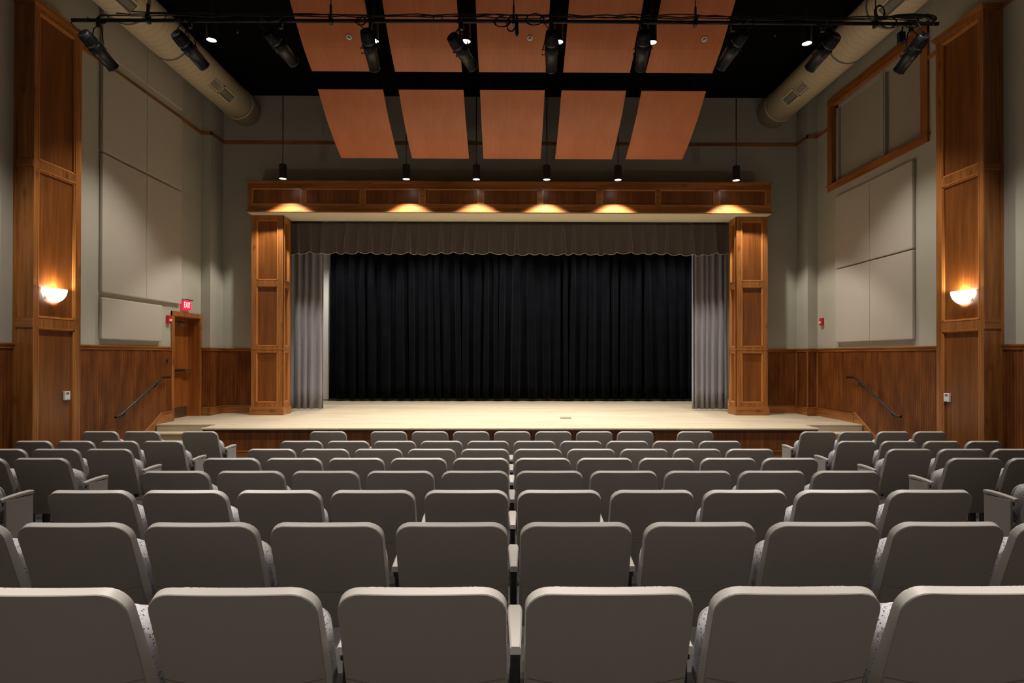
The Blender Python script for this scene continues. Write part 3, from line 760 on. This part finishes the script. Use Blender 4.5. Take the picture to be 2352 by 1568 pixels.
for side, y, z, lab in ((-1, 9.262, -.622, 'left'), (1, 9.347, -.646, 'right')):
    x = (-6.72-.033) if side < 0 else (6.78+.033); sg = 1 if side < 0 else -1
    t = thing('thermostat', (x, y, z-.066), f'white wall thermostat low on the {lab} wood pilaster', 'thermostat', 'thermostats')
    one('case', 'white', [(x, x+sg*.032, y-.058, y+.058, z-.066, z+.066)], t, c=.006)
    one('display', 'screen', [(x+sg*.03, x+sg*.0335, y-.03, y+.03, z+.02, z+.05)], t)
    one('button', 'screen', [(x+sg*.03, x+sg*.0345, y-.006, y+.006, z-.058, z-.05)], t)
for side, y, z, lab in ((-1, 12.433, .722, 'left, beside the door'), (1, 13.586, .762, 'right, below the window')):
    x = XL if side < 0 else XR; sg = 1 if side < 0 else -1
    t = thing('fire_alarm_strobe', (x, y, z-.08), f'red fire alarm strobe on the wall at the {lab}', 'fire alarm', 'fire alarm strobes')
    one('housing', 'red', [(x, x+sg*.055, y-.06, y+.06, z-.085, z+.085)], t, c=.008)
    one('strobe_lens', 'white', [(x+sg*.05, x+sg*.075, y-.03, y+.03, z-.035, z+.01)], t, c=.006)
sw = thing('light_switch', (XL+.014, 12.39, -.19), 'small grey switch plate on the beadboard beside the door', 'switch')
one('plate', 'chrome', [(XL+.014, XL+.02, 12.35, 12.43, -.19, -.07)], sw); one('rocker', 'steel', [(XL+.02, XL+.026, 12.375, 12.405, -.16, -.10)], sw)
ex = thing('exit_sign', (XL, 13.06, .97), 'lit red exit sign on the wall above the stage door', 'exit sign')
one('canopy', 'chrome', [(XL, XL+.10, 12.90, 13.24, 1.165, 1.195)], ex, c=.004)
one('face_panel', 'exitred', [(XL+.05, XL+.058, 12.90, 13.24, .965, 1.165)], ex)
fc = bpy.data.curves.new('lettering', 'FONT'); fc.body = 'EXIT'; fc.size = .185; fc.extrude = .002; fc.align_x = 'CENTER'; fc.align_y = 'CENTER'
fo = bpy.data.objects.new('lettering', fc); COL.objects.link(fo); fo.parent = ex; fc.materials.append(M['exittext'])
fo.rotation_euler = (math.pi/2, 0, math.pi/2); fo.scale = (.68, .95, 1)
fo.location = Vector((XL+.062, 13.07, 1.065)) - Vector(ORI[ex.name])
bpy.context.view_layer.update()
tm = bpy.data.meshes.new_from_object(fo.evaluated_get(bpy.context.evaluated_depsgraph_get()))
lt = bpy.data.objects.new('exit_lettering', tm); COL.objects.link(lt); lt.parent = ex
lt.rotation_euler = fo.rotation_euler; lt.scale = fo.scale; lt.location = fo.location
bpy.data.objects.remove(fo); bpy.data.curves.remove(fc)
def handrail(side, pts, lab):
    x = XL if side < 0 else XR; sg = 1 if side < 0 else -1; xr = x+sg*.085
    t = thing('handrail', (x, (pts[0][0]+pts[-1][0])/2, pts[0][1]), lab, 'handrail', 'stair handrails')
    m = MB(); m.tube([(xr, a, b) for a, b in pts], .021, 14); m.build('rail', 'steel', t)
    for f in (.12, .88):
        a = Vector(pts[1]).lerp(Vector(pts[-2]), f); 
        m = MB(); m.tube([(xr, a.x, a.y-.015), (xr-sg*.005, a.x, a.y-.06), (xr-sg*.04, a.x, a.y-.085), (x+sg*.014, a.x, a.y-.085)], .008, 8)
        m.tube([(x+sg*.02, a.x, a.y-.085), (x+sg*.014, a.x, a.y-.085)], .03, 14); m.build('bracket', 'steel', t)
handrail(-1, [(10.68, -1.097), (10.77, -1.09), (10.82, -1.07), (12.06, -.475), (12.11, -.455), (12.37, -.452)], 'black sloping handrail on the left wall beside the stage door')
handrail(1, [(10.735, -1.087), (10.84, -1.085), (10.9, -1.07), (12.14, -.455), (12.19, -.442), (12.46, -.445)], 'black sloping handrail on the right wall above the steps')

# ------------------------------------------------------------------ seats
MESH = {}
REC = math.radians(20); SA, CA = math.sin(REC), math.cos(REC)
ZTOP = .858
def sp(x, s_, d, w):
    b = .012*(1-(2*x/w)**2)
    return (x, s_*SA + d*CA - b + .012*0, ZTOP - s_*CA + d*SA)
def shell_geo(w, r, s0, s1, d0, d1, ctop=None, rows=9, bev=.004, bottom_r=.0, grow=0.0, draft=0.0):
    """slab following the reclined back, rounded top corners; s0 top, s1 bottom (functions of x allowed)"""
    xs = [-w/2 + r - r*math.cos(a*math.pi/2/6) for a in range(7)]
    mid = [(-w/2+r) + (w-2*r)*i/10 for i in range(1, 10)]
    xs = xs + mid + [-x for x in reversed(xs)]
    def top(x):
        e = abs(x) - (w/2-r)
        return s0 + (0 if e <= 0 else r - math.sqrt(max(0, r*r-e*e)))
    if ctop: top = ctop
    def bot(x):
        if not bottom_r: return s1
        e = abs(x) - (w/2-bottom_r)
        return s1 - (0 if e <= 0 else bottom_r - math.sqrt(max(0, bottom_r**2-e*e)))
    def P_(x, s_, d):
        q = max(0, (d-d0)/(d1-d0)); e = max(0, (s_-s0)/(s1-s0))
        return sp(x*(1+draft*q), s_, d+grow*q*e, w)
    m = MB(); n = len(xs)
    def grid(d, ins):
        k = (w-2*ins)/w; g = []
        for j in range(rows+1):
            row = []
            for x in xs:
                a, b = top(x)+ins, bot(x)-ins; row.append(len(m.v)); m.v.append(P_(x*k, a+(b-a)*j/rows, d))
            g.append(row)
        return g
    def edge(g): return g[0] + [r_[-1] for r_ in g[1:]] + g[-1][-2::-1] + [r_[0] for r_ in g[-2:0:-1]]
    A = grid(d0, bev); B = grid(d1, bev*1.4)
    for g in (A, B):
        for a, b in zip(g, g[1:]):
            for i in range(n-1): m.f.append((a[i], a[i+1], b[i+1], b[i])); m.sm.append(True)
    def loop_(d, ins):
        g = []; k = (w-2*ins)/w
        for j in range(rows+1):
            row = []
            for i, x in enumerate(xs):
                if 0 < j < rows and 0 < i < n-1: row.append(None); continue
                a, b = top(x)+ins, bot(x)-ins; row.append(len(m.v)); m.v.append(P_(x*k, a+(b-a)*j/rows, d))
            g.append(row)
        return edge(g)
    Ls = ([edge(A), loop_(d0+bev, 0), loop_(d1-bev, 0), edge(B)] if bev < .005 else [edge(A), loop_(d0+bev*.12, bev*.55), loop_(d0+bev*.5, bev*.15), loop_(d0+bev, 0), loop_(d1-bev*1.4, 0), loop_(d1-bev*.7, bev*.2), loop_(d1-bev*.15, bev*.75), edge(B)])
    for a, b in zip(Ls, Ls[1:]):
        for i in range(len(a)):
            j = (i+1) % len(a); m.f.append((a[i], a[j], b[j], b[i])); m.sm.append(True)
    return m
def mesh_of(key, fn, mat):
    if key not in MESH:
        m = fn(); me = bpy.data.meshes.new(key[0]); me.from_pydata(m.v, [], m.f); me.polygons.foreach_set('use_smooth', m.sm)
        bm = bmesh.new(); bm.from_mesh(me); bmesh.ops.remove_doubles(bm, verts=bm.verts, dist=1e-5); bmesh.ops.recalc_face_normals(bm, faces=bm.faces)
        for e in bm.edges:
            if len(e.link_faces) == 2 and e.calc_face_angle(0) > .5: e.smooth = False
        bm.to_mesh(me); bm.free()
        me.materials.append(M[mat]); MESH[key] = me
    return MESH[key]
def seat_cover(w):
    return shell_geo(w*.985, .02, 0, .565, -.0035, .012, ctop=lambda x: .325+.032*(1-(2*x/w)**2), rows=4, bev=.0025)
def cushion(w):
    return shell_geo(w*.92, .10, .19, .51, .088, .215, rows=8, bev=.04, bottom_r=.03)
def seat_pan(w):
    return shell_geo(w*.84, .07, .235, .515, .205, .228, rows=4, bev=.008, bottom_r=.03)
def back_pad(w):
    return shell_geo(w*.92, .07, .025, .50, .03, .082, rows=8, bev=.022, bottom_r=.03)
def arm_geo():
    m = MB(); n = 8; rows = []
    y0, y1 = .18, .492
    for i in range(n+1):
        t = i/n; y = y0+(y1-y0)*t; hw = (.0175+.0105*min(1, t*1.1))*(1 if t < .95 else .86); z = .615+.006*math.sin(math.pi*t)+.008*t
        th = .026
        rows.append([(-hw, y, z-th), (-hw, y, z-.006), (-hw+.005, y, z), (hw-.005, y, z), (hw, y, z-.006), (hw, y, z-th)])
    for a, b in zip(rows, rows[1:]):
        for k in range(6): m.quad(a[k], a[(k+1) % 6], b[(k+1) % 6], b[k], smooth=False)
    m.quad(*rows[0]); m.quad(*rows[-1])
    return m
def leg_geo():
    m = MB()
    m.box(-.013, .013, .235, .32, .02, .592, c=.005); m.box(-.0165, .0165, .262, .292, .02, .592, c=.003)
    m.box(-.02, .02, .15, .40, -.03, .022, c=.006); m.box(-.017, .017, .22, .44, .55, .594, c=.005)
    return m
def hinge_geo(w):
    m = MB()
    for s_ in (-1, 1):
        x = s_*w*.415
        m.tube([(x, .20, .40), (x+s_*.008, .22, .45), (x, .245, .38), (x+s_*.006, .25, .34)], .007, 6)
        m.box(x-.01, x+.01+s_*.012, .16, .30, .33, .36, c=.004)
    m.box(-w*.41, w*.41, .235, .27, .335, .365, c=.005)
    return m
def clip_geo(w):
    m = MB()
    for s_ in (-1, 1):
        x = s_*w*.435; m.box(x-.014, x+.014, .235, .262, .372, .378, c=.001)
    return m
def panel_geo():
    m = MB(); m.box(-.011, .011, .215, .485, .06, .593, c=.006); return m
def symbol_plate(sd):
    m = MB(); m.box(.011*sd, .0125*sd, .335, .385, .40, .455); return m
def symbol_glyph(sd):
    m = MB(); x = .0135*sd
    def seg(*p, r=.0028): m.tube([(x, a, b) for a, b in p], r, 5)
    k = 1
    seg((.357, .447), (.3572, .4485), r=.0042)
    seg((.357, .441), (.358, .428), (.366, .428), (.371, .416), (.375, .416))
    pts = [(.359+.0125*math.cos(a), .419+.0125*math.sin(a)) for a in [math.radians(q) for q in range(120, 345, 25)]]
    seg(*pts, r=.002)
    return m

N_SEATS = 0
def seat(x, y, z, w, pitch, label, group, arms=(-1,), panel=(), symbol=0):
    t = bpy.data.objects.new('auditorium_seat', None); COL.objects.link(t); t.empty_display_size = .1
    t.location = (x, y, z+H); tag(t, label, 'seat', group)
    def part(name, me, par, dx=0):
        o = bpy.data.objects.new(name, me); COL.objects.link(o); o.parent = par; o.location = (dx, 0, 0); return o
    b = part('backrest', mesh_of(('backrest', w), lambda: shell_geo(w, .074, 0, .56, 0, .034, bev=.0025, grow=.032, draft=.012), 'plastic'), t)
    part('lower_cover', mesh_of(('lower_cover', w), lambda: seat_cover(w), 'plastic'), b)
    part('back_cushion', mesh_of(('back_cushion', w), lambda: back_pad(w), 'fabric'), t)
    s_ = part('seat_cushion', mesh_of(('seat_cushion', w), lambda: cushion(w), 'fabric'), t)
    part('seat_pan', mesh_of(('seat_pan', w), lambda: seat_pan(w), 'plastic'), s_)
    part('trim_clip', mesh_of(('trim_clip', w), lambda: clip_geo(w), 'chrome'), s_)
    part('hinge', mesh_of(('hinge', w), lambda: hinge_geo(w), 'steel'), t)
    for a in arms:
        part('armrest', mesh_of(('armrest',), arm_geo, 'plastic'), t, a*pitch/2)
        part('leg', mesh_of(('leg',), leg_geo, 'steel'), t, a*pitch/2)
    for a in panel:
        p = part('end_panel', mesh_of(('end_panel',), panel_geo, 'plastic'), t, a*(pitch/2+.012))
        if symbol == a:
            g = part('access_symbol', mesh_of(('access_symbol', a), lambda: symbol_plate(a), 'blue'), p); g['label'] = 'blue wheelchair symbol plate'
            part('symbol_figure', mesh_of(('symbol_figure', a), lambda: symbol_glyph(a), 'white'), p)
    return t

ROWY = {k: 1.788+.917*(k-1) for k in range(1, 9)}
ORD = ['first', 'second', 'third', 'fourth', 'fifth']
ROWN = {1: 'row closest to the camera', 2: 'second row from the camera', 3: 'third row from the camera', 4: 'fourth row from the camera', 5: 'fifth row from the camera', 6: 'third row from the stage', 7: 'second row from the stage', 8: 'front row by the stage'}
WC, PC, X0 = .503, .5625, .02
WS, PS = .475, .545
def row_z(y): return floor_z(y+.27)
for k in range(1, 8):
    y = ROWY[k]; z = row_z(y)
    nvis = {1: 3, 2: 5}.get(k, 5)
    xs = [(-i-.5) for i in range(nvis)] + [(i+.5) for i in range(nvis)]
    for q in sorted(xs):
        i = int(abs(q)); sd = 'left' if q < 0 else 'right'
        lab = f'grey centre-block seat, {ORD[i]} {sd} of the central armrests, {ROWN[k]}'
        last = (i == 4)
        arms = [-1]; pan = []
        if q > 0 and i == nvis-1: arms = [-1, 1]
        if last: pan = [-1 if q < 0 else 1]
        seat(X0+q*PC, y, z, WC, PC, lab, f'centre block seats, {ROWN[k]}', arms, pan)
y = ROWY[8]; z = row_z(y); X8 = .035
for i in range(-3, 4):
    pl_n = 'the middle seat' if i == 0 else f'{ORD[abs(i)-1]} {"left" if i < 0 else "right"} of the middle'
    seat(X8+i*.56, y, z, .49, .56, f'grey seat of the front centre run by the stage, {pl_n}', 'centre block seats, front row by the stage', [-1, 1] if i == 3 else [-1])
for sd, w_ in ((-1, 'left'), (1, 'right')):
    seat(X8+sd*2.50, y, z, .49, .56, f'lone grey seat beyond the wheelchair gap at the {w_} end of the front centre row', 'centre block seats, front row by the stage', [-1, 1], [sd])
# side blocks
SIDE = {
 (8, -1): [(-4.20, .48), (-4.98, .485), (-5.54, .48)],
 (7, -1): [(-4.17, .475), (-4.70, .455), (-5.215, .445), (-5.72, .44)],
 (6, -1): [(-4.215, .475), (-4.765, .49), (-5.325, .49)],
 (5, -1): [(-4.215, .49), (-4.775, .49)],
 (4, -1): [(-4.22, .49)],
 (8, 1): [(4.215, .475), (4.735, .455), (5.245, .44), (5.75, .44)],
 (7, 1): [(4.21, .465), (4.735, .44), (5.255, .44), (5.77, .43)],
 (6, 1): [(4.25, .485), (4.81, .495), (5.385, .495)],
 (5, 1): [(4.24, .50), (4.795, .50)],
 (4, 1): [(4.26, .50)],
}
for (k, sd), lst in SIDE.items():
    w_ = 'left' if sd < 0 else 'right'; y = ROWY[k]; z = row_z(y)
    for i, (x, w) in enumerate(lst):
        w = round(w/.01)*.01
        if i == 0:
            lab = f'grey aisle seat with end panel, {w_} block, {ROWN[k]}'
            if (k, sd) == (8, -1): lab = 'grey aisle seat with blue wheelchair symbol on its panel, left block by the stage'
        else: lab = f'grey seat, {ORD[i]} from the aisle, {w_} block, {ROWN[k]}'
        pitch = w+.06
        arms = [-sd] + ([sd] if i == len(lst)-1 or (k, sd, i) == (8, -1, 0) else [])
        seat(x, y, z, w, pitch, lab, f'{w_} block seats', arms, [-sd] if i == 0 else [], -sd if (k, sd, i) == (8, -1, 0) else 0)

# ------------------------------------------------------------------ world, camera, colour
wd = bpy.data.worlds.new('world'); scene.world = wd; wd.use_nodes = True
wd.node_tree.nodes['Background'].inputs[0].default_value = (0, 0, 0, 1)
cam = bpy.data.cameras.new('camera'); co = bpy.data.objects.new('camera', cam); COL.objects.link(co)
Rr = (0.9999632366130526, -0.008471154811998971, 0.0013285174064116487)
Ur = (-0.001375054580649263, -0.00549014882262952, 0.9999839836171406)
Ff = (0.008463725376465586, 0.9999490476029549, 0.005501595286391583)
co.matrix_world = Matrix(((Rr[0], Ur[0], -Ff[0], 0), (Rr[1], Ur[1], -Ff[1], 0), (Rr[2], Ur[2], -Ff[2], H), (0, 0, 0, 1)))
cam.sensor_width = 36; cam.lens = 1390/2352*36; cam.sensor_fit = 'HORIZONTAL'
cam.shift_x = (1176-1182.694)/2352; cam.shift_y = (808.088-784)/2352
cam.clip_start = .05; cam.clip_end = 100
scene.camera = co
vs = scene.view_settings
vs.view_transform = 'Standard'; vs.look = 'None'; vs.gamma = 1; vs.use_curve_mapping = False; vs.exposure = 0.0
